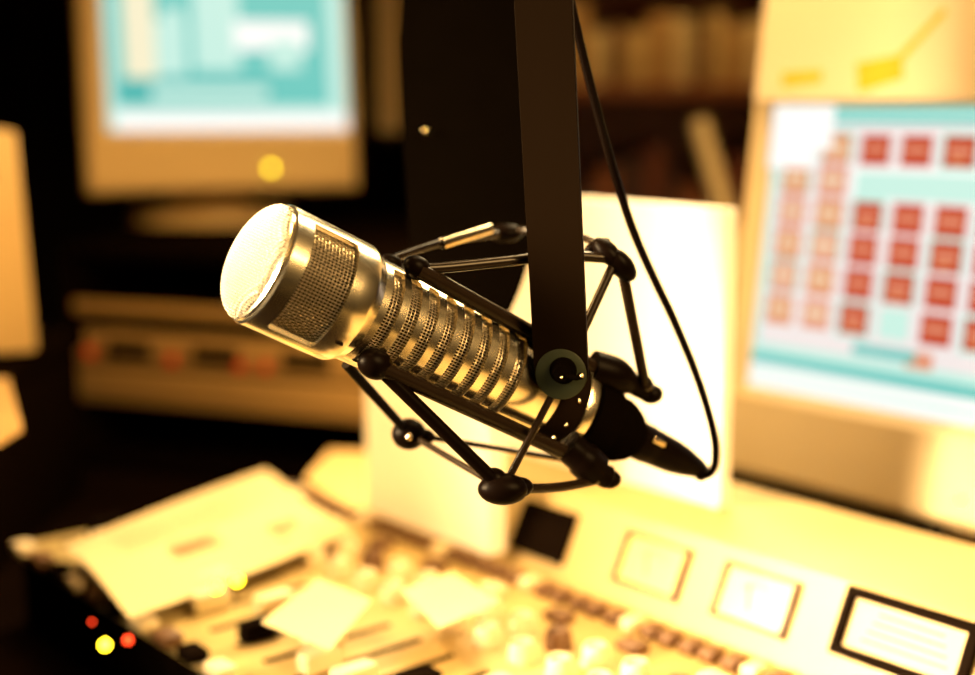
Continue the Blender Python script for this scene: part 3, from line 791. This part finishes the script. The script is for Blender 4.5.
# ------------------------------------------------------------------ left edge things
def prism_at(name, label, cat, px0, px1, pyt, pyb, z, depth, m, lean=0.0, yaw=0.0, floor=None):
    o_ = P(px1, pyb, z); x_ = Vector((math.cos(yaw), math.sin(yaw), 0)); bk_ = UP.cross(x_)
    w_ = (px1 - px0) / F * z; h_ = (pyb - pyt) / F * z
    m4 = mtx_from(x_, bk_, (UP - x_ * lean).normalized(), o_)
    b = B(); box(b, (-w_ / 2, depth / 2, h_ / 2), (w_, depth, h_), bev=.004, mtx=m4)
    return b, o_, w_, h_, m4
b, o_, w_, h_, m4 = prism_at('x', '', '', -90, 38, 133, 352, 1.15, 0.22, 'beige', lean=0.04, yaw=D(25))
cs = thing('computer_case', 'cream computer case cut off by the left edge of the picture', 'computer', o_)
obj('case_body', b, M['beige'], cs, world=True)
b = B(); box(b, (-w_ * .5, -0.001, h_ * .82), (w_ * .6, 0.003, h_ * .09), bev=.001, mtx=m4); obj('drive_slot', b, M['darkplastic'], cs, world=True)
hT = o_.z - 0.0008
tt = thing('side_table', 'low dark table at the left edge carrying the cream computer case', 'table', (-0.62, 1.0, DESK))
b = B(); box(b, (-0.565, 1.03, hT - 0.010), (0.36, 0.50, 0.018), bev=.002); obj('tabletop', b, M['rack'], tt, world=True)
for sx in (-0.735, -0.396):
    b = B(); box(b, (sx, 1.03, (DESK + hT - 0.019) / 2), (0.018, 0.46, hT - 0.019 - DESK - .001), bev=.002); obj('side_panel', b, M['rack'], tt, world=True)
wedge('folder', 'tan folder lying on the dark table in front of the computer case', 'folder', [(-40, 378), (8, 378), (22, 425), (-5, 442), (-60, 455)], hT + 0.0045, 0.0042, 'silver')

# ------------------------------------------------------------------ background behind
pole = thing('curtain_strip', 'narrow cream curtain strip hanging right of the left monitor', 'curtain', P(390, 140, 1.7))
b = B(); nfl = 18; top = P(390, -150, 1.7).z; bot = P(390, 132, 1.7).z; c0 = P(376, 100, 1.7); c1 = P(402, 100, 1.7)
fr = []
for i in range(nfl + 1):
    t_ = i / nfl; x = c0.x + (c1.x - c0.x) * t_; y = c0.y + 0.008 * math.sin(t_ * PI * 5)
    fr.append((x, y))
r0 = [b.verts.new((x, y, bot)) for x, y in fr] + [b.verts.new((x, y + .006, bot)) for x, y in fr[::-1]]
r1 = [b.verts.new((x, y, top)) for x, y in fr] + [b.verts.new((x, y + .006, top)) for x, y in fr[::-1]]
k = len(r0); b.faces.new(r0); b.faces.new(r1[::-1])
for i in range(k): b.faces.new((r0[i], r0[(i + 1) % k], r1[(i + 1) % k], r1[i]))
obj('fabric', b, M['cream'], pole, world=True)
b = B(); tube(b, [Vector((c0.x - .03, c0.y, top)), Vector((c1.x + .03, c0.y, top))], 0.006); obj('rail', b, M['black'], pole, world=True)

# shelf of tape boxes between the arm and the right monitor
zS = 1.95
shelf = thing('shelf', 'dark reddish wooden shelf unit in the background', 'shelf', Vector((P(670, 150, zS).x, P(670, 150, zS).y, 0)))
sx0 = P(545, 200, zS).x; sx1 = P(800, 200, zS).x; yS = P(670, 150, zS).y
zf = P(670, 196, zS).z; zm = P(670, 84, zS).z
b = B()
box(b, ((sx0 + sx1) / 2, yS + .15, zm / 2 * 0 + zm - .012), (sx1 - sx0, .28, .02), bev=.002); obj('board', b, M['wood'], shelf, world=True)
b = B(); box(b, ((sx0 + sx1) / 2, yS + .15, zf - .3 - .012), (sx1 - sx0, .28, .02), bev=.002); obj('board', b, M['wood'], shelf, world=True)
b = B(); box(b, ((sx0 + sx1) / 2, yS + .15, zm + .33), (sx1 - sx0, .28, .02), bev=.002); obj('board', b, M['wood'], shelf, world=True)
for xx in (sx0 - .012, sx1 + .012):
    b = B(); box(b, (xx, yS + .15, 0.9), (.024, .28, 1.8), bev=.002); obj('side', b, M['wood'], shelf, world=True)
b = B(); box(b, ((sx0 + sx1) / 2, yS + .296, 0.9), (sx1 - sx0 + .04, .012, 1.8)); obj('back_panel', b, M['wood'], shelf, world=True)
MT = [mat('tape box %d' % i, c, 0.6, noise=0.15, nscale=15) for i, c in enumerate([(0.62, 0.42, 0.16), (0.52, 0.30, 0.10), (0.72, 0.55, 0.26), (0.22, 0.11, 0.04)])]
x = sx0 + .012; i = 0
desc = ['tan', 'brown', 'pale', 'dark']
while x < sx1 - .05:
    w_ = random.uniform(.022, .04); h_ = random.uniform(.07, .12); q = i % 4
    b = B(); c = Vector((x + w_ / 2, yS + .10, zm)); box(b, (0, 0, h_ / 2 - .0015), (w_ - .002, .14, h_), bev=.001)
    o = obj('tape_box', b, MT[q]); o.location = c
    tag(o, '%s box on the upper shelf in the background between arm and right monitor' % desc[q], 'box', 'tape boxes on the upper shelf, %s' % desc[q]); x += w_; i += 1
MR = [mat('record sleeve %d' % i, c, 0.5, noise=0.2, nscale=15) for i, c in enumerate([(0.16, 0.035, 0.012), (0.05, 0.012, 0.006), (0.24, 0.07, 0.02)])]
x = sx0 + .012; i = 0; dr = ['dark red', 'nearly black', 'rust brown']
while x < sx1 - .04:
    w_ = random.uniform(.018, .045); h_ = random.uniform(.30, .37); q = [0, 1, 2, 1][i % 4]
    b = B(); c = Vector((x + w_ / 2, yS + .14, zf - .302)); box(b, (0, 0, h_ / 2), (w_ - .002, .22, h_), bev=.001)
    o = obj('record_sleeve', b, MR[q]); o.location = c
    tag(o, '%s sleeve upright on the lower background shelf' % dr[q], 'record', 'record sleeves on the lower shelf, %s' % dr[q]); x += w_; i += 1
# leaning pale strip
bq = B(); a = P(722, 205, 1.5); c = P(698, 120, 1.5); a = c + (a - c) * ((c.z - DESK - 0.006) / (c.z - a.z)); tube(bq, [a, c], 0.011, n=4); o = obj('ruler', bq, M['cream'], None, loc=a); tag(o, 'pale wooden ruler leaning behind the tall white binder, beside the right monitor', 'ruler')

# lamps on the console at the lower left
lamp_on(216, 587, 0.0034, 'led_y', 0.030); lamp_on(237, 580, 0.0034, 'led_y', 0.030)
lamp_on(105, 645, 0.0030, 'led_y', 0.004); lamp_on(128, 640, 0.0022, 'led_rb', 0.004); lamp_on(92, 622, 0.0010, 'led_rb', 0.004)

# ------------------------------------------------------------------ lights
WARM = (1.0, 0.59, 0.205)
def area(name, loc, target, size, power, col=WARM, spread=PI):
    l = bpy.data.lights.new(name, 'AREA'); l.energy = power; l.size = size; l.color = col; l.spread = spread
    o = bpy.data.objects.new(name, l); C.objects.link(o); o.location = loc
    o.rotation_euler = (Vector(target) - Vector(loc)).to_track_quat('-Z', 'Y').to_euler(); return o
def spot(name, loc, target, power, ang, blend=0.6, r=0.05, col=WARM):
    l = bpy.data.lights.new(name, 'SPOT'); l.energy = power; l.spot_size = math.radians(ang); l.spot_blend = blend; l.shadow_soft_size = r; l.color = col
    o = bpy.data.objects.new(name, l); C.objects.link(o); o.location = loc
    o.rotation_euler = (Vector(target) - Vector(loc)).to_track_quat('-Z', 'Y').to_euler(); return o
spot('hanging_lamp', (-0.44, 0.72, 1.42), (0.24, 0.93, 0.99), 40, 82, 0.8, 0.08)
area('ceiling_lamp', (0.20, 1.05, 2.45), (0.10, 1.05, DESK), 0.40, 5, spread=D(70))
area('rim_light', (0.22, 1.36, 1.66), (0.0, 0.60, 1.0), 0.60, 9, spread=D(80), col=(1, .74, .38))  # added unseen light for white highlights along the microphone's top edge
area('grille_fill', (0.75, -0.25, 1.75), (-0.05, 0.6, 1.0), 0.7, 6, spread=D(50))  # added unseen light for metal reflections and the side grille, not a fixture
area('dome_fill', (-0.66, 0.44, 1.20), A, 0.36, 6.5, spread=D(30), col=(1, .70, .36))  # added unseen light from the left that whitens the dome
spot('shelf_fill', (0.35, 1.55, 2.0), (0.30, 2.05, 1.25), 22, 60, 0.8, 0.05)  # added unseen light to brighten the background shelf
wd = bpy.data.worlds.new('world'); bpy.context.scene.world = wd; wd.use_nodes = True
wd.node_tree.nodes['Background'].inputs[0].default_value = (1, 0.6, 0.25, 1); wd.node_tree.nodes['Background'].inputs[1].default_value = 0.006

sc = bpy.context.scene
sc.view_settings.view_transform = 'Standard'; sc.view_settings.look = 'None'; sc.view_settings.gamma = 1; sc.view_settings.exposure = 0.0
sc.cycles.use_denoising = True; sc.cycles.max_bounces = 6; sc.cycles.sample_clamp_indirect = 6
